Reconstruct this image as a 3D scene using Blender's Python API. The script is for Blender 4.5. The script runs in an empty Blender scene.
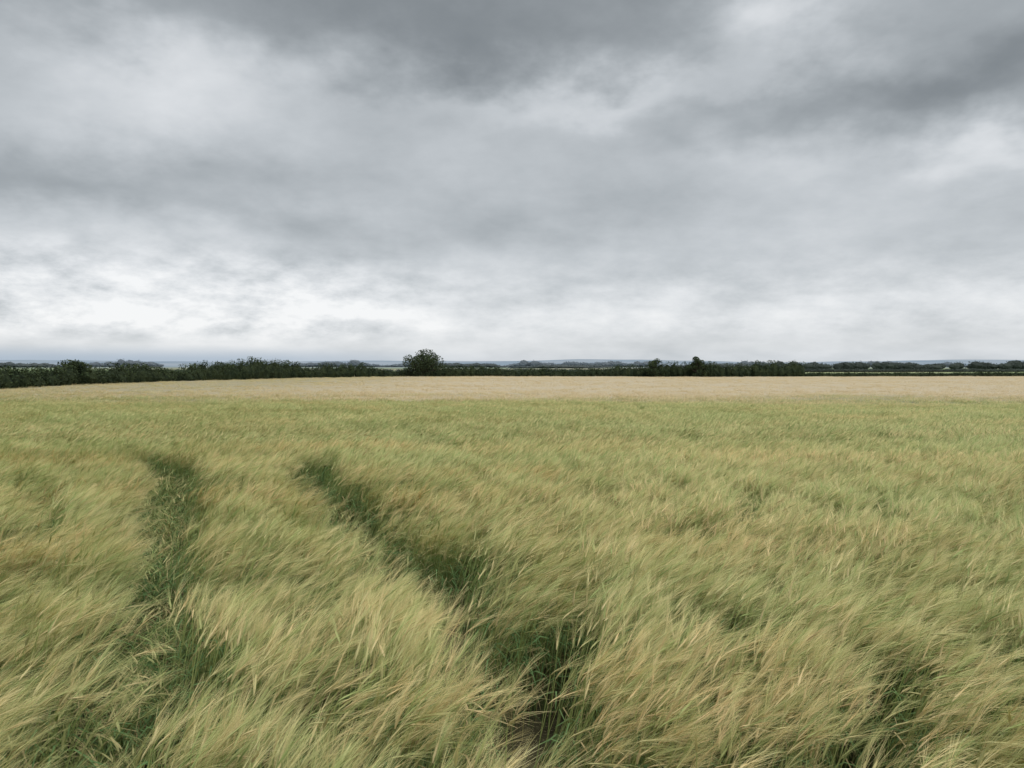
import bpy, math, random
import numpy as np
from mathutils import Vector, noise as mn
rng=np.random.default_rng(7); random.seed(7)
scene=bpy.context.scene
scene.view_settings.view_transform='Standard'
scene.view_settings.look='None'
scene.view_settings.exposure=0
F=740.0; HY=366.0

# ------------------------------------------------------------ helpers
def link(o): scene.collection.objects.link(o); return o
def mesh_obj(name,V,Fc,mat=None,cols=None,smooth=False,do_link=True):
    me=bpy.data.meshes.new(name)
    me.from_pydata([tuple(v) for v in V],[],Fc)
    if cols is not None:
        a=me.color_attributes.new('Col','FLOAT_COLOR','POINT')
        c=np.ones((len(V),4),dtype=np.float32); c[:,:3]=np.array(cols)
        a.data.foreach_set('color',c.ravel())
    if smooth: me.polygons.foreach_set('use_smooth',[True]*len(me.polygons))
    me.update()
    o=bpy.data.objects.new(name,me)
    if mat: me.materials.append(mat)
    if do_link: link(o)
    return o

_ly=np.array([-4000,-50,0,5,8,12,20,30,45,60,85,120,200,400,9000.])
_lz=np.array([0,0,0,0,-.05,-.2,-.55,-.85,-1.2,-1.42,-1.5,-1.58,-1.7,-1.7,-1.7])
def gz(x,y):
    x=np.asarray(x,float); y=np.asarray(y,float)
    z=0
    for k in (-.2,-.1,0,.1,.2):
        z=z+np.interp(y*(1+k),_ly,_lz)/5
    und=0.05*np.sin(x*.35+1.3)*np.sin(y*.28+.4)+0.12*np.sin(x*.05+2)*np.sin(y*.045)
    return z+und*np.clip((y-4)/20,0,1)*np.clip((400-y)/200,0,1)

def N(nt,t,**kw):
    n=nt.nodes.new(t)
    for k,v in kw.items(): setattr(n,k,v)
    return n
def setin(nt,sock,v):
    if isinstance(v,bpy.types.NodeSocket): nt.links.new(v,sock)
    else: sock.default_value=v
def M(nt,op,a,b=None,c=None,clamp=False):
    n=nt.nodes.new('ShaderNodeMath'); n.operation=op; n.use_clamp=clamp
    setin(nt,n.inputs[0],a)
    if b is not None: setin(nt,n.inputs[1],b)
    if c is not None: setin(nt,n.inputs[2],c)
    return n.outputs[0]
def MIX(nt,f,a,b,mode='MIX'):
    n=nt.nodes.new('ShaderNodeMix'); n.data_type='RGBA'; n.blend_type=mode
    setin(nt,n.inputs[0],f)
    for s,v in ((n.inputs[6],a),(n.inputs[7],b)):
        if isinstance(v,tuple) and len(v)==3: v=(*v,1)
        setin(nt,s,v)
    return n.outputs[2]
def NOISE(nt,vec,scale,detail=3,rough=.5):
    n=nt.nodes.new('ShaderNodeTexNoise'); setin(nt,n.inputs['Vector'],vec)
    n.inputs['Scale'].default_value=scale; n.inputs['Detail'].default_value=detail; n.inputs['Roughness'].default_value=rough
    return n.outputs['Fac']
def SS(nt,v,a,b):
    n=nt.nodes.new('ShaderNodeMapRange'); n.interpolation_type='SMOOTHSTEP'
    setin(nt,n.inputs[0],v); n.inputs[1].default_value=a; n.inputs[2].default_value=b
    return n.outputs[0]
def VMUL(nt,v,s):
    n=nt.nodes.new('ShaderNodeVectorMath'); n.operation='MULTIPLY'; setin(nt,n.inputs[0],v); n.inputs[1].default_value=s
    return n.outputs[0]

# ------------------------------------------------------------ materials
def field_tone(nt):
    g=N(nt,'ShaderNodeNewGeometry'); pos=g.outputs['Position']
    sep=N(nt,'ShaderNodeSeparateXYZ'); nt.links.new(pos,sep.inputs[0])
    n1=NOISE(nt,VMUL(nt,pos,(.35,1,0)),.55,1,.6)
    n2=NOISE(nt,VMUL(nt,pos,(.05,.12,0)),1.0,0,.5)
    edge=M(nt,'ADD',sep.outputs['Y'],M(nt,'MULTIPLY_ADD',n2,34.0,-17.0))
    far=M(nt,'MULTIPLY',SS(nt,edge,38,74),M(nt,'MULTIPLY_ADD',SS(nt,sep.outputs['X'],-45,-5),.5,.5))
    rip=M(nt,'ADD',M(nt,'MULTIPLY_ADD',n1,2.2,-.74),M(nt,'MULTIPLY',far,.85))
    rip=M(nt,'SUBTRACT',rip,M(nt,'MULTIPLY',SS(nt,sep.outputs['Y'],5,18),.18),clamp=True)
    return rip,far,n1,n2,pos,sep

def leafy_mat(name,green=(.87,.97,.78),gold=(1.13,1.0,.86)):
    m=bpy.data.materials.new(name); m.use_nodes=True; nt=m.node_tree; nt.nodes.clear()
    a=N(nt,'ShaderNodeAttribute',attribute_name='Col')
    rip,far,n1,n2,pos,sep=field_tone(nt)
    tint=MIX(nt,rip,green,gold)
    col=MIX(nt,1.0,a.outputs['Color'],tint,'MULTIPLY')
    col=MIX(nt,M(nt,'MULTIPLY',far,.8),col,(.78,.66,.46))
    d=N(nt,'ShaderNodeBsdfDiffuse'); nt.links.new(col,d.inputs[0])
    o=N(nt,'ShaderNodeOutputMaterial'); nt.links.new(d.outputs[0],o.inputs[0])
    return m
mat_barley=leafy_mat('barley_plant')

def canopy_mat():
    m=bpy.data.materials.new('barley_canopy_top'); m.use_nodes=True; nt=m.node_tree
    b=nt.nodes['Principled BSDF']; b.inputs['Roughness'].default_value=.8; b.inputs['Specular IOR Level'].default_value=.1
    rip,far,n1,n2,pos,sep=field_tone(nt)
    c=MIX(nt,rip,(.21,.24,.12),(.32,.29,.16))
    c=MIX(nt,far,c,(.66,.56,.39))
    fine=NOISE(nt,VMUL(nt,pos,(1,.5,0)),3.0,4,.7)
    c=MIX(nt,1.0,c,MIX(nt,SS(nt,fine,.3,.7),(.8,.8,.78),(1.1,1.1,1.1)),'MULTIPLY')
    nt.links.new(c,b.inputs['Base Color'])
    return m

def ground_mat():
    m=bpy.data.materials.new('ground_soil_and_fields'); m.use_nodes=True; nt=m.node_tree
    b=nt.nodes['Principled BSDF']; b.inputs['Roughness'].default_value=.95; b.inputs['Specular IOR Level'].default_value=.1
    g=N(nt,'ShaderNodeNewGeometry'); pos=g.outputs['Position']
    sep=N(nt,'ShaderNodeSeparateXYZ'); nt.links.new(pos,sep.inputs[0])
    n=NOISE(nt,pos,9,5,.7); n2=NOISE(nt,pos,60,3,.7)
    soil=MIX(nt,SS(nt,n,.35,.7),(.06,.055,.03),(.13,.12,.065))
    soil=MIX(nt,SS(nt,n2,.55,.68),soil,(.30,.26,.15))
    v=N(nt,'ShaderNodeTexVoronoi'); nt.links.new(VMUL(nt,pos,(.0035,.0055,0)),v.inputs['Vector']); v.inputs['Scale'].default_value=1
    s2=N(nt,'ShaderNodeSeparateColor'); nt.links.new(v.outputs['Color'],s2.inputs[0])
    r=N(nt,'ShaderNodeValToRGB'); nt.links.new(s2.outputs[0],r.inputs[0]); r.color_ramp.interpolation='CONSTANT'
    cr=r.color_ramp
    cr.elements[0].color=(.21,.28,.13,1); cr.elements[1].position=.8; cr.elements[1].color=(.28,.32,.18,1)
    for p,c in ((.25,(.36,.34,.21,1)),(.5,(.24,.32,.16,1)),(.65,(.36,.35,.23,1))):
        e=cr.elements.new(p); e.color=c
    c=MIX(nt,SS(nt,sep.outputs['Y'],196,206),soil,r.outputs[0])
    strip=M(nt,'MULTIPLY',SS(nt,sep.outputs['Y'],238,242),SS(nt,sep.outputs['Y'],425,415))
    c=MIX(nt,M(nt,'MULTIPLY',strip,SS(nt,sep.outputs['X'],60,100)),c,(.38,.44,.22))
    c=MIX(nt,SS(nt,sep.outputs['Y'],400,2500),c,(.30,.36,.37))  # distance haze painted into the ground colour, growing towards the horizon
    nt.links.new(c,b.inputs['Base Color'])
    bp=N(nt,'ShaderNodeBump'); bp.inputs['Strength'].default_value=.7; bp.inputs['Distance'].default_value=.04
    nt.links.new(n,bp.inputs['Height']); nt.links.new(bp.outputs[0],b.inputs['Normal'])
    return m

def foliage_mat(name,dark,light,scale=.8):
    m=bpy.data.materials.new(name); m.use_nodes=True; nt=m.node_tree
    b=nt.nodes['Principled BSDF']; b.inputs['Roughness'].default_value=.7; b.inputs['Specular IOR Level'].default_value=.15
    g=N(nt,'ShaderNodeNewGeometry')
    n=NOISE(nt,g.outputs['Position'],scale,2,.6)
    a=N(nt,'ShaderNodeAttribute',attribute_name='Col')
    c=MIX(nt,SS(nt,n,.35,.65),dark,light)
    c=MIX(nt,1.0,c,a.outputs['Color'],'MULTIPLY')
    nt.links.new(c,b.inputs['Base Color'])
    return m
def bark_mat():
    m=bpy.data.materials.new('bark'); m.use_nodes=True; nt=m.node_tree
    b=nt.nodes['Principled BSDF']; b.inputs['Roughness'].default_value=.9
    g=N(nt,'ShaderNodeNewGeometry'); n=NOISE(nt,g.outputs['Position'],6,5,.6)
    nt.links.new(MIX(nt,n,(.03,.025,.018),(.09,.075,.055)),b.inputs['Base Color']); return m

# ------------------------------------------------------------ ground
def axis(vals):
    return np.array(sorted(set(vals)))
ys=axis(list(np.arange(-20,30,.5))+list(np.arange(30,230,3))+list(np.geomspace(230,9000,40))+[-4000,-500,-60])
xs=axis(list(np.arange(-20,20.1,.5))+list(np.geomspace(21,9000,45))+list(-np.geomspace(21,9000,45)))
def sheet(name,xs,ys,off,mat,inside=None):
    X,Y=np.meshgrid(xs,ys); Z=gz(X,Y)+off(X,Y)
    V=np.stack([X.ravel(),Y.ravel(),Z.ravel()],1); nx=len(xs)
    Fc=[]
    for j in range(len(ys)-1):
        for i in range(nx-1):
            if inside is None or inside((xs[i]+xs[i+1])/2,(ys[j]+ys[j+1])/2):
                Fc.append((j*nx+i,j*nx+i+1,(j+1)*nx+i+1,(j+1)*nx+i))
    return mesh_obj(name,V,Fc,mat,smooth=True)
sheet('ground',xs,ys,lambda X,Y:0*X,ground_mat())

HP=np.array([(-90,40),(-72,62),(-60,85),(-62,110),(-60,140),(-54,178),(-30,199),(20,203),(79,201)],float)
def left_bound(y): return np.interp(y,[40,62,85,110,140,178,199],[-90,-72,-60,-62,-60,-54,-30])
def in_field(x,y):
    return y<200 and y>0.75 and (y<40 or x>left_bound(y)+1) 
ysf=np.concatenate([np.arange(18,60,.6),np.arange(60,201,1.5)]); xsf=np.arange(-110,200,1.6)
def off(X,Y):
    n=np.vectorize(lambda x,y:mn.noise(Vector((x*.25,y*.6,3.3)))*.07+mn.noise(Vector((x*.06,y*.1,8)))*.10)(X,Y)
    return .56+n-.6*np.clip((24-Y)/6,0,1)+0.16*np.clip((Y-50)/40,0,1)
canopy=sheet('barley_canopy',xsf,ysf,off,canopy_mat(),in_field)

# ------------------------------------------------------------ barley plants
class B:
    def __init__(s): s.V=[];s.F=[];s.C=[];s.n=0
    def ribbon(s,P,W,side,cols):
        P=np.asarray(P,float); n=len(P); W=np.asarray(W,float)[:,None]; side=np.asarray(side,float)
        if side.ndim==1: side=np.repeat(side[None],n,0)
        a=P-side*W/2; b=P+side*W/2
        s.V.append(np.stack([a,b],1).reshape(-1,3)); c=np.asarray(cols,float)
        if c.ndim==1: c=np.repeat(c[None],n,0)
        s.C.append(np.repeat(c,2,0))
        for i in range(n-1):
            k=s.n+2*i; s.F.append((k,k+1,k+3,k+2))
        s.n+=2*n
    def tube(s,P,R,cols,u,v,k=4):
        P=np.asarray(P,float); n=len(P); c=np.asarray(cols,float)
        if c.ndim==1: c=np.repeat(c[None],n,0)
        for i in range(n):
            for j in range(k):
                an=2*math.pi*j/k
                s.V.append((P[i]+R[i]*(math.cos(an)*u*1.0+math.sin(an)*v*.6))[None]); s.C.append(c[i][None])
        for i in range(n-1):
            for j in range(k):
                a=s.n+i*k+j; b=s.n+i*k+(j+1)%k; s.F.append((a,b,b+k,a+k))
        s.n+=n*k
    def obj(s,name,mat):
        return mesh_obj(name,np.concatenate(s.V),s.F,mat,np.concatenate(s.C),do_link=False)
def unit(v): v=np.asarray(v,float); return v/np.linalg.norm(v)
def clump(name,n,rad,awns,ws,leaves,earscale=1.0,kind='full',aw=1.0):
    b=B(); r=np.random.default_rng(sum(map(ord,name))*7)
    caz=r.normal(0,.25)
    for i in range(n):
        a=r.uniform(0,2*math.pi); q=rad*math.sqrt(r.uniform()); base=np.array([q*math.cos(a),q*math.sin(a),0])
        H=r.normal(.69,.05)*(1+.07*math.sin(base[0]*11+caz*20)*math.cos(base[1]*9))
        if r.uniform()<.22: H*=.84
        if kind=='low': H*=r.uniform(.4,.85)
        az=caz+r.normal(0,.45); wd=np.array([math.cos(az),math.sin(az),0])
        L=abs(r.normal(.11,.06)); th0=r.uniform(0,2*math.pi); bs=np.array([math.cos(th0),math.sin(th0),0])*r.uniform(0,.05)
        ripe=min(1,max(0,r.normal(.60,.38)))
        gold=np.array([.88,.72,.45]); gr=np.array([.48,.55,.26])
        hc=gold*ripe+gr*(1-ripe); hc*=r.uniform(.82,1.08)
        stemt=np.array([.32,.40,.16])*(1-ripe*.4)+np.array([.44,.42,.2])*ripe*.4
        stemb=np.array([.16,.23,.10])
        if r.uniform()<.2: stemb=np.array([.38,.32,.18])
        ts=np.linspace(0,1,5)
        S=[base+wd*L*t**2.2+bs*t+np.array([0,0,H*t*(1-.08*t*L/.15*.5)]) for t in ts]
        sd=unit(np.cross(np.array([math.cos(th0+1),math.sin(th0+1),0.]),[0,0,1]))
        sc=[stemb*(1-t)+stemt*t for t in ts]
        b.ribbon(S,np.linspace(.0042,.0026,5)*ws,sd,sc)
        nl=leaves if kind=='low' else int(r.uniform()<leaves*.5)+int(r.uniform()<leaves*.25)
        for l in range(nl):
            t=r.uniform(.2,.80); p=base+wd*L*t**2.2+bs*t+np.array([0,0,H*t])
            la=r.uniform(0,2*math.pi); ld=unit(np.array([math.cos(la)+.5,math.sin(la),0])); ln=r.uniform(.14,.24)
            up=r.uniform(.4,.95); k=np.linspace(0,1,4)
            P=[p+ld*ln*kk*.8+np.array([0,0,ln*(up*kk-1.0*kk*kk)]) for kk in k]
            if r.uniform()<.14+.4*(t<.45): lc=np.array([.46,.38,.23])*r.uniform(.7,1.1)
            else: lc=np.array([.13,.21,.10])*r.uniform(.8,1.5)
            b.ribbon(P,np.array([.6,1,.8,.08])*.0075*ws**.5,unit(np.cross(ld,[0,0,1])+r.normal(0,.3,3)),lc)
        if kind=='low' and r.uniform()<.7: continue
        th=math.radians(r.normal(36,15)); d0=unit(wd*math.sin(th)+np.array([0,0,math.cos(th)])+r.normal(0,.10,3))
        el=r.uniform(.06,.085)*earscale; p0=S[-1]
        d1=unit(d0+np.array([0,0,-.12])+wd*.15)
        E=[p0,p0+d0*el*.3,p0+d0*el*.3+d1*el*.35,p0+d0*el*.3+d1*el*.7]
        u=unit(np.cross(d0,[.1,.2,1])); v=unit(np.cross(d0,u))
        b.tube(E,[.002*ws,.0052*ws**.7,.0046*ws**.7,.0015],[hc*.78,hc*.84,hc*.88,hc],u,v,4)
        for k in range(awns):
            f=k/max(1,awns-1); o=p0+d0*el*min(f,.3)+d1*el*max(0,f-.3)
            sp=r.uniform(.04,.30); aa=r.uniform(0,2*math.pi)
            dd=unit(d1+(u*math.cos(aa)+v*math.sin(aa))*sp)
            ln=r.uniform(.10,.15)*earscale*(1.05-.25*f)
            m=o+dd*ln*.5; e=o+dd*ln+wd*ln*.10+np.array([0,0,-ln*r.uniform(.0,.12)])
            sdv=unit(np.cross(dd,r.normal(0,1,3)))
            b.ribbon([o,m,e],np.array([.0009,.0008,.0003])*ws*aw,sdv,[hc*.97,hc*1.1,np.minimum(hc*1.22,.95)])
    return b.obj(name,mat_barley)

def coll(name,objs):
    c=bpy.data.collections.new(name)
    for o in objs: c.objects.link(o)
    return c
near_c=coll('barley_clumps_near',[clump('barley_clump_a%d'%i,96,.18,17,.92,2) for i in range(12)])
mid_c=coll('barley_clumps_mid',[clump('barley_clump_b%d'%i,180,.45,7,1.9,1) for i in range(8)])
far_c=coll('barley_clumps_far',[clump('barley_clump_c%d'%i,90,.8,4,5.0,0,1.1) for i in range(5)])
low_c=coll('barley_clumps_low',[clump('barley_regrowth_%d'%i,14,.10,8,1.1,3,kind='low') for i in range(5)])

def scatter(name,pts,rot,scl,vid,c):
    me=bpy.data.meshes.new(name); me.from_pydata([tuple(p) for p in pts],[],[])
    for nm,ty,arr in (('rot','FLOAT_VECTOR',rot),('scl','FLOAT_VECTOR',scl)):
        a=me.attributes.new(nm,ty,'POINT'); a.data.foreach_set('vector',np.asarray(arr,np.float32).ravel())
    a=me.attributes.new('vid','INT','POINT'); a.data.foreach_set('value',np.asarray(vid,np.int32))
    o=link(bpy.data.objects.new(name,me))
    ng=bpy.data.node_groups.new(name+'_scatter','GeometryNodeTree')
    ng.interface.new_socket('Geometry',in_out='INPUT',socket_type='NodeSocketGeometry')
    ng.interface.new_socket('Geometry',in_out='OUTPUT',socket_type='NodeSocketGeometry')
    gi=ng.nodes.new('NodeGroupInput'); go=ng.nodes.new('NodeGroupOutput')
    ci=ng.nodes.new('GeometryNodeCollectionInfo'); ci.inputs['Collection'].default_value=c
    ci.inputs['Separate Children'].default_value=True; ci.inputs['Reset Children'].default_value=True
    ip=ng.nodes.new('GeometryNodeInstanceOnPoints'); ip.inputs['Pick Instance'].default_value=True
    def na(nm,t):
        n=ng.nodes.new('GeometryNodeInputNamedAttribute'); n.data_type=t; n.inputs['Name'].default_value=nm; return n.outputs['Attribute']
    e=ng.nodes.new('FunctionNodeEulerToRotation')
    L=ng.links.new
    L(gi.outputs[0],ip.inputs['Points']); L(ci.outputs[0],ip.inputs['Instance']); L(na('vid','INT'),ip.inputs['Instance Index'])
    L(na('rot','FLOAT_VECTOR'),e.inputs[0]); L(e.outputs[0],ip.inputs['Rotation']); L(na('scl','FLOAT_VECTOR'),ip.inputs['Scale'])
    L(ip.outputs[0],go.inputs[0])
    md=o.modifiers.new('scatter','NODES'); md.node_group=ng
    return o

# wheel tracks (tramlines): distance outside the nearest track edge
def track_dist(x,y):
    bend=0.22*max(0,y-9.6)**2
    res=9.0; wob=.03*math.sin(y*1.9)+.02*math.sin(y*3.7+1)
    for x0,sl,w,yend in ((-.36,-.435,.145+.015*y,11.4),(1.04,-.40,.155+.010*y,11.8)):
        if y>yend: continue
        d=abs(x-(x0+sl*y-bend+wob))/math.sqrt(1+sl*sl)
        res=min(res,d-w*(1+.22*mn.noise(Vector((y*1.3,x0*9,0)))))
    return res
WIND=math.radians(14)
def populate(name,y0,y1,dens,nv,c,hs=1.0,xm=2.5,tilt=1.0,edge=.05):
    P=[];R=[];S=[];I=[]
    st=1/math.sqrt(dens); y=y0
    while y<y1:
        hw=.74*y+xm; x=-hw
        while x<hw:
            px=x+rng.uniform(-.5,.5)*st; py=y+rng.uniform(-.5,.5)*st; x+=st
            if not in_field(px,py): continue
            td=track_dist(px,py) if py<12 else 9
            if td<rng.uniform(edge*.6,edge*1.3): continue
            n1=mn.noise(Vector((px*.9,py*1.3,1.7))); n2=mn.noise(Vector((px*2.6,py*2.6,5.1))); n3=mn.noise(Vector((px*.25,py*.45,9.)))
            h=hs*(1+.14*n1+.12*n2+.08*n3)+rng.uniform(-.045,.045)
            # a faint, uneven old wheeling left of the tramlines
            f=abs(px-(-.30-.66*py)); 
            if py<8 and f<.16: h*=.72+.2*rng.uniform()
            ti=tilt*(math.radians(3)+math.radians(21)*max(0,n1+.45*n2+.05)+math.radians(12)*max(0,n3))
            ti*=min(1,.15+td/.6)
            w=WIND+.5*n3*2+.8*n2+rng.normal(0,.25)
            P.append((px,py,float(gz(px,py))-.01)); R.append((rng.normal(0,.05),ti,w))
            s=rng.uniform(.92,1.1); S.append((s,s,h)); I.append(rng.integers(nv))
        y+=st
    return scatter(name,P,R,S,I,c),len(P)
o1,c1=populate('barley_crop',.8,13,9,12,near_c,edge=.08)
o2,c2=populate('barley_crop_midfield',12.8,46,2.2,8,mid_c,edge=.2)
o3,c3=populate('barley_crop_far',45,199,.45,5,far_c,hs=.97,xm=4,tilt=.5)
P=[];R=[];S=[];I=[]
for k in range(12000):
    py=rng.uniform(1,11.5); px=rng.uniform(-.7*py-1.5,2)
    if track_dist(px,py)<.0 and in_field(px,py) and rng.uniform()<.36:
        P.append((px,py,float(gz(px,py)))); R.append((rng.normal(0,.2),rng.normal(.1,.25),rng.uniform(0,6.28)))
        s=rng.uniform(.6,1.0); S.append((s,s,s)); I.append(rng.integers(5))
scatter('barley_regrowth',P,R,S,I,low_c)
for p in (o2,o3,canopy): p.parent=o1
print('INST',c1,c2,c3,len(P))

# ------------------------------------------------------------ hedges and trees
def leafcloud(V,Fc,C,cen,rad,n,size,r,shade=1.0):
    cen=np.asarray(cen,float); rad=np.asarray(rad,float)
    d=r.normal(0,1,(n,3)); d/=np.linalg.norm(d,axis=1)[:,None]; q=r.uniform(.45,1.08,n)**.6
    p=cen+d*q[:,None]*rad
    for i in range(n):
        a=r.normal(0,1,3); a/=np.linalg.norm(a); b=np.cross(a,r.normal(0,1,3)); b/=np.linalg.norm(b)
        s=size*r.uniform(.5,1.3); k=len(V)
        V.extend([p[i]-a*s,p[i]-b*s*.6,p[i]+a*s,p[i]+b*s*.6]); Fc.append((k,k+1,k+2,k+3))
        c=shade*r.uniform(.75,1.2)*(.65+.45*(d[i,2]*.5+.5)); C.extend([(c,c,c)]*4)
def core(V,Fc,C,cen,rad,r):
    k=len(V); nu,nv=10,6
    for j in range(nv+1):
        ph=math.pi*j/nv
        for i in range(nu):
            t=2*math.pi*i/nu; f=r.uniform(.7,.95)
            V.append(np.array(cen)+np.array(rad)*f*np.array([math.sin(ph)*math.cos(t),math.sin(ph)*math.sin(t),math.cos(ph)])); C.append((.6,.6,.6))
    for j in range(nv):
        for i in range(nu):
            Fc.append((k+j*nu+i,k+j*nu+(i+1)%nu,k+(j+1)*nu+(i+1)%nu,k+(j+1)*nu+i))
mat_hedge=foliage_mat('hedge_foliage',(.034,.054,.026),(.07,.095,.042))
mat_far=foliage_mat('distant_foliage_painted_haze',(.08,.10,.09),(.11,.135,.115),.05)  # paler, bluer base colour paints in some distance haze
def hedge(name,path,hfun,mat,seed,dep=2.2,leaf=.15,n=300,step=1.7,gaps=0):
    r=np.random.default_rng(seed); V=[];Fc=[];C=[]
    path=np.array(path,float); seg=np.linalg.norm(np.diff(path,axis=0),axis=1); tot=seg.sum(); cum=np.concatenate([[0],np.cumsum(seg)])
    s=0
    while s<tot:
        x=np.interp(s,cum,path[:,0]); y=np.interp(s,cum,path[:,1]); z=float(gz(x,y)); h=hfun(x,y,s)*r.uniform(.90,1.08)
        w=r.uniform(.9,1.5)*step*.75
        if h>.3 and r.uniform()>gaps:
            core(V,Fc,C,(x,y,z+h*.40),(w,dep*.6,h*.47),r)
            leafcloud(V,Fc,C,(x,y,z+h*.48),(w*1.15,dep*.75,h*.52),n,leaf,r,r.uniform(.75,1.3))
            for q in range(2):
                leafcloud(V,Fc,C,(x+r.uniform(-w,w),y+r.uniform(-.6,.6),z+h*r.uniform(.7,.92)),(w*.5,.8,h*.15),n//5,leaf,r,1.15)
        s+=step*r.uniform(.7,1.2)
    return mesh_obj(name,V,Fc,mat,C)
def px_of(x,y): return 512+F*x/y
def hmain(x,y,s):
    p=px_of(x,y)
    top=np.interp(p,[-200,0,30,50,58,70,88,96,110,130,150,176,182,190,215,225,250,290,308,320,350,380,392,410,440,470,500,540,600,640,665,690,720,760,800],
                    [366,366,366,368,362,360,363,370,364,363,366,370,371,365,360,363,359,360,366,364,363,367,371,368,367,364,368,369,368,365,361,362,363,361,362])
    top+=2.6*mn.noise(Vector((s*.14,0,0)))+2.0*mn.noise(Vector((s*.4,4,0)))
    return max(1.0,1.9+(HY-top)*y/F-float(gz(x,y)))
hedge('hedgerow',HP,hmain,mat_hedge,3)
hedge('hedgerow',[(84,228),(118,232),(166,236)],lambda x,y,s:1.75+.3*mn.noise(Vector((s*.1,9,2))),mat_hedge,5,dep=1.2,leaf=.15,n=120,step=1.5)
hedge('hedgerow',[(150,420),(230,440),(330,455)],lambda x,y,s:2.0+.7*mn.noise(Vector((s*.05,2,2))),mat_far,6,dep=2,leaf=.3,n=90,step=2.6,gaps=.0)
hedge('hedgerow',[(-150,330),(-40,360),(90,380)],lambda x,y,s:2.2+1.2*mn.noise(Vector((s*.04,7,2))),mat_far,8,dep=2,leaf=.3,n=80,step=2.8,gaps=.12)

bark=bark_mat()
def limb(V,Fc,p0,p1,r0,r1,k=7):
    p0=np.array(p0,float);p1=np.array(p1,float);d=unit(p1-p0);u=unit(np.cross(d,[.3,.9,.1]));v=np.cross(d,u);b=len(V)
    for p,rr in ((p0,r0),(p0*.5+p1*.5+u*r0*.4,(r0+r1)/2),(p1,r1)):
        for j in range(k):
            a=2*math.pi*j/k; V.append(p+rr*(math.cos(a)*u+math.sin(a)*v))
    for i in range(2):
        for j in range(k): Fc.append((b+i*k+j,b+i*k+(j+1)%k,b+(i+1)*k+(j+1)%k,b+(i+1)*k+j))
def tree(name,x,y,H,W,seed,nclump=34,leaf=.2):
    r=np.random.default_rng(seed); z=float(gz(x,y)); e=bpy.data.objects.new(name,None); link(e); e.location=(x,y,z)
    V=[];Fc=[]; th=H*.28
    limb(V,Fc,(0,0,-.2),(.05,0,th),H*.05,H*.035)
    CV=[];CF=[];CC=[]
    for i in range(nclump):
        a=r.uniform(0,6.28); q=math.sqrt(r.uniform()); t=r.uniform()
        prof=math.sqrt(max(.05,1-((t-.38)/.64)**2))
        c=np.array([math.cos(a)*q*W*.42*prof,math.sin(a)*q*W*.42*prof,H*(.16+.74*t)])
        limb(V,Fc,(.05,0,th*r.uniform(.7,1.1)),c,H*.016,H*.005,5)
        rr=W*r.uniform(.09,.15)
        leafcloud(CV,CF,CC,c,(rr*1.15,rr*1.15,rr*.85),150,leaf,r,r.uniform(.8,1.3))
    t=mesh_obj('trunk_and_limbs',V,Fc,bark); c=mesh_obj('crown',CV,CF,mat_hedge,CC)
    t.parent=e; c.parent=e
def at(px,d): return (px-512)/F*d
tree('oak_tree',at(424,196),196,7.6,12.8,11,52,.2)
tree('oak_tree',at(697,199),199,6.9,5.8,12,30,.18)
tree('hawthorn_tree',at(72,104),104,4.1,5.4,14,26,.13)
tree('hawthorn_tree',at(655,200),200,5.6,6.4,15,24,.18)

# distant tree belts and low hills
def belt(name,y,x0,x1,h,seed,mat,step=7,thr=-.25,leaf=1.0):
    r=np.random.default_rng(seed);V=[];Fc=[];C=[];x=x0
    while x<x1:
        g=mn.noise(Vector((x*.004,seed,0)))
        if g>thr:
            hh=h*(1+.6*mn.noise(Vector((x*.01,seed,3))))*r.uniform(.7,1.2)*min(1,.35+(g-thr)*4); yy=y+r.uniform(-15,15)
            core(V,Fc,C,(x,yy,-1.9+hh*.45),(step*1.3,step*.8,hh*.5),r)
            leafcloud(V,Fc,C,(x,yy,-1.9+hh*.5),(step*1.5,step*.8,hh*.5),60,leaf,r,1)
        x+=step*r.uniform(.5,1.1)
    return mesh_obj(name,V,Fc,mat,C)
mat_far2=foliage_mat('foliage_painted_haze',(.15,.18,.185),(.19,.22,.22),.01)  # distance haze mixed into the leaf colour
mat_far3=foliage_mat('foliage_heavy_painted_haze',(.25,.30,.34),(.29,.335,.37),.01)  # thicker painted haze: leaf colour taken further towards blue-grey
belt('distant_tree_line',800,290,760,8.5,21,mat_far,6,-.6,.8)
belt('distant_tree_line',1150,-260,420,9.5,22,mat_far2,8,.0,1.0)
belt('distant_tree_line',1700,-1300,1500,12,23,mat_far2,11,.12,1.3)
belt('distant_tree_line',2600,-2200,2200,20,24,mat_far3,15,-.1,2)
def hills():
    m=bpy.data.materials.new('hill_fields_painted_haze'); m.use_nodes=True; nt=m.node_tree; b=nt.nodes['Principled BSDF']
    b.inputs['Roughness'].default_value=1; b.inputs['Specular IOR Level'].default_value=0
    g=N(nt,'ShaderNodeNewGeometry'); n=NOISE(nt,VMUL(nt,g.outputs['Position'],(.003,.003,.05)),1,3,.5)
    nt.links.new(MIX(nt,SS(nt,n,.4,.6),(.31,.39,.47),(.40,.46,.52)),b.inputs['Base Color'])  # blue-grey base colour stands in for haze over the hills
    V=[];Fc=[]; xs=np.linspace(-7000,7000,200)
    for x in xs:
        h=44+26*mn.noise(Vector((x*.0007,1,0)))+7*mn.noise(Vector((x*.003,2,0)))
        for t in (0,.35,.7,1): V.append((x,4300+t*1500,-3+h*math.sin(t*math.pi/2)))
    for i in range(len(xs)-1):
        for j in range(3): a=i*4+j; Fc.append((a,a+4,a+5,a+1))
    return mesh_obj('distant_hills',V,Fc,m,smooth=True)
hills()

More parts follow.
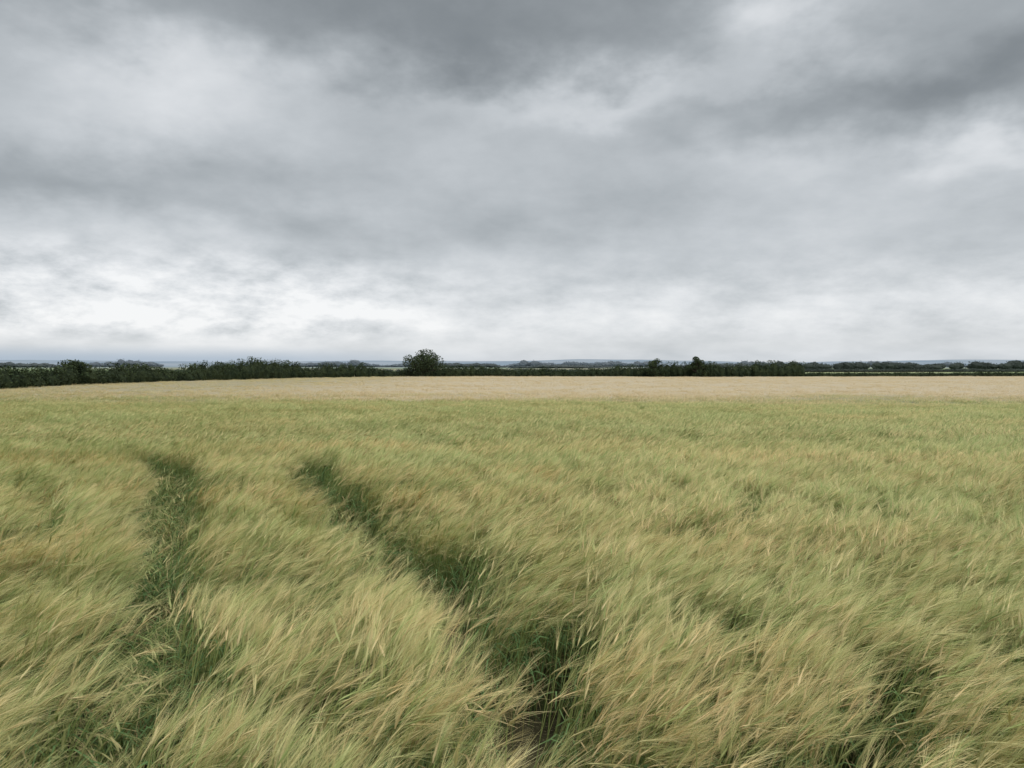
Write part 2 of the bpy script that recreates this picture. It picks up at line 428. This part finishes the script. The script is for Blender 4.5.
# ------------------------------------------------------------ world
SUN_EL=math.radians(52); SUN_AZ=math.radians(150)  # azimuth clockwise from +Y
w=bpy.data.worlds.new('World'); scene.world=w; w.use_nodes=True; nt=w.node_tree; nt.nodes.clear()
try:
    w.cycles.sampling_method='MANUAL'; w.cycles.sample_map_resolution=256
except Exception: pass
tc=N(nt,'ShaderNodeTexCoord'); D=tc.outputs['Generated']
nv=N(nt,'ShaderNodeVectorMath',operation='NORMALIZE'); nt.links.new(D,nv.inputs[0]); D=nv.outputs[0]
sp=N(nt,'ShaderNodeSeparateXYZ'); nt.links.new(D,sp.inputs[0]); X,Y,Z=sp.outputs
az0=M(nt,'MULTIPLY',M(nt,'ARCTAN2',X,Y),57.2958); el0=M(nt,'MULTIPLY',M(nt,'ARCSINE',Z),57.2958)
zz=M(nt,'ADD',M(nt,'MAXIMUM',Z,0.0),.28)
cb=N(nt,'ShaderNodeCombineXYZ'); setin(nt,cb.inputs[0],M(nt,'DIVIDE',X,zz)); setin(nt,cb.inputs[1],M(nt,'DIVIDE',Y,zz))
PL=cb.outputs[0]
wn=N(nt,'ShaderNodeTexNoise'); nt.links.new(VMUL(nt,D,(1,1,1.8)),wn.inputs['Vector']); wn.inputs['Scale'].default_value=6; wn.inputs['Detail'].default_value=5; wn.inputs['Roughness'].default_value=.55
ws=N(nt,'ShaderNodeSeparateColor'); nt.links.new(wn.outputs['Color'],ws.inputs[0])
elw=M(nt,'MINIMUM',M(nt,'MULTIPLY',M(nt,'ABSOLUTE',el0),.5),5.0)
az=M(nt,'ADD',az0,M(nt,'MULTIPLY_ADD',ws.outputs[0],16,-8)); 
el=M(nt,'ADD',el0,M(nt,'MULTIPLY',M(nt,'MULTIPLY_ADD',ws.outputs[1],2,-1),elw))
def deg(px,py):
    a=math.atan((px-512)/F); return math.degrees(a),math.degrees(math.atan((HY-py)/F*math.cos(a)))
r=N(nt,'ShaderNodeValToRGB'); cr=r.color_ramp; setin(nt,r.inputs[0],M(nt,'DIVIDE',el,90.0,clamp=True))
pts=[(0,.90),(2,.90),(5,.86),(9,.80),(14,.75),(19,.63),(23,.44),(28,.36),(40,.82),(90,1.15)]
cr.elements[0].position=0; cr.elements[0].color=(.90,)*3+(1,); cr.elements[1].position=1; cr.elements[1].color=(1.15,1.15,1.15,1)
for e_,v_ in pts[1:-1]:
    q=cr.elements.new(e_/90); q.color=(v_,v_,v_,1)
val=r.outputs[0]
for px,py,rx,ry,amp in [(170,75,110,34,.32),(600,98,150,16,.28),(770,22,60,30,.60),(400,35,240,40,-.18),(920,95,140,32,-.46),
    (60,175,180,26,-.32),(1010,165,75,20,.26),(740,175,60,28,.12),(120,300,250,32,.36),(400,318,120,12,.16),(850,315,220,18,.12),(30,20,90,40,-.03),(560,215,230,38,-.16)]:
    a,e=deg(px,py); ra=math.degrees(rx/F)*1.2; re=math.degrees(ry/F)*1.2
    qa=M(nt,'POWER',M(nt,'DIVIDE',M(nt,'SUBTRACT',az,a),ra),2.0); qe=M(nt,'POWER',M(nt,'DIVIDE',M(nt,'SUBTRACT',el,e),re),2.0)
    g=M(nt,'EXPONENT',M(nt,'MULTIPLY',M(nt,'ADD',qa,qe),-1.0))
    val=M(nt,'MULTIPLY_ADD',g,amp,val)
c1n=NOISE(nt,PL,2.0,6,.58)
val=M(nt,'ADD',val,M(nt,'MULTIPLY_ADD',c1n,.66,-.33))
lown=NOISE(nt,VMUL(nt,D,(1,1,2.4)),13,6,.62)
band=M(nt,'MULTIPLY',SS(nt,el0,1.0,3.0),SS(nt,el0,10.0,5.0)); band=M(nt,'MULTIPLY',band,M(nt,'MULTIPLY_ADD',SS(nt,az0,0.0,-20.0),.6,.3))
val=M(nt,'ADD',val,M(nt,'MULTIPLY',band,M(nt,'MULTIPLY_ADD',lown,2.1,-1.08)))
rc=N(nt,'ShaderNodeValToRGB'); setin(nt,rc.inputs[0],M(nt,'MULTIPLY',val,.8,clamp=True)); cr=rc.color_ramp
def lin(c): return tuple(((v/255+.055)/1.055)**2.4 if v>10 else v/255/12.92 for v in c)+(1,)
cr.elements[0].position=0; cr.elements[0].color=lin((112,119,123)); cr.elements[1].position=1; cr.elements[1].color=lin((248,249,250))
for p_,c_ in ((.2,(136,142,146)),(.4,(167,173,177)),(.6,(197,202,206)),(.8,(226,229,232))):
    q=cr.elements.new(p_); q.color=lin(c_)
col=rc.outputs[0]
hb=M(nt,'MULTIPLY',SS(nt,el0,1.6,.4),M(nt,'MULTIPLY_ADD',SS(nt,az0,0.0,-22.0),.75,.15))
col=MIX(nt,hb,col,lin((172,188,205)))
sky=N(nt,'ShaderNodeTexSky'); sky.sky_type='NISHITA'; sky.sun_disc=False; sky.sun_elevation=SUN_EL; sky.sun_rotation=SUN_AZ
sk=VMUL(nt,sky.outputs[0],(.1,.1,.1))
col=MIX(nt,.05,col,sk)
bg=N(nt,'ShaderNodeBackground'); nt.links.new(col,bg.inputs[0]); bg.inputs[1].default_value=1.0
ow=N(nt,'ShaderNodeOutputWorld'); nt.links.new(bg.outputs[0],ow.inputs[0])

sl=bpy.data.lights.new('sun','SUN'); sl.energy=1.15; sl.angle=math.radians(25); sl.color=(1,.97,.92)
so=link(bpy.data.objects.new('sun',sl))
sd=Vector((math.sin(SUN_AZ)*math.cos(SUN_EL),math.cos(SUN_AZ)*math.cos(SUN_EL),math.sin(SUN_EL)))
so.rotation_euler=sd.to_track_quat('Z','Y').to_euler(); so.location=(0,0,30)

cam=bpy.data.cameras.new('camera'); co=link(bpy.data.objects.new('camera',cam)); cam.sensor_width=36; cam.lens=36*F/1024
cam.clip_start=.05; cam.clip_end=20000
co.location=(0,0,1.9); co.rotation_euler=(math.radians(90-math.degrees(math.atan((384-HY)/F))),0,0)
scene.camera=co
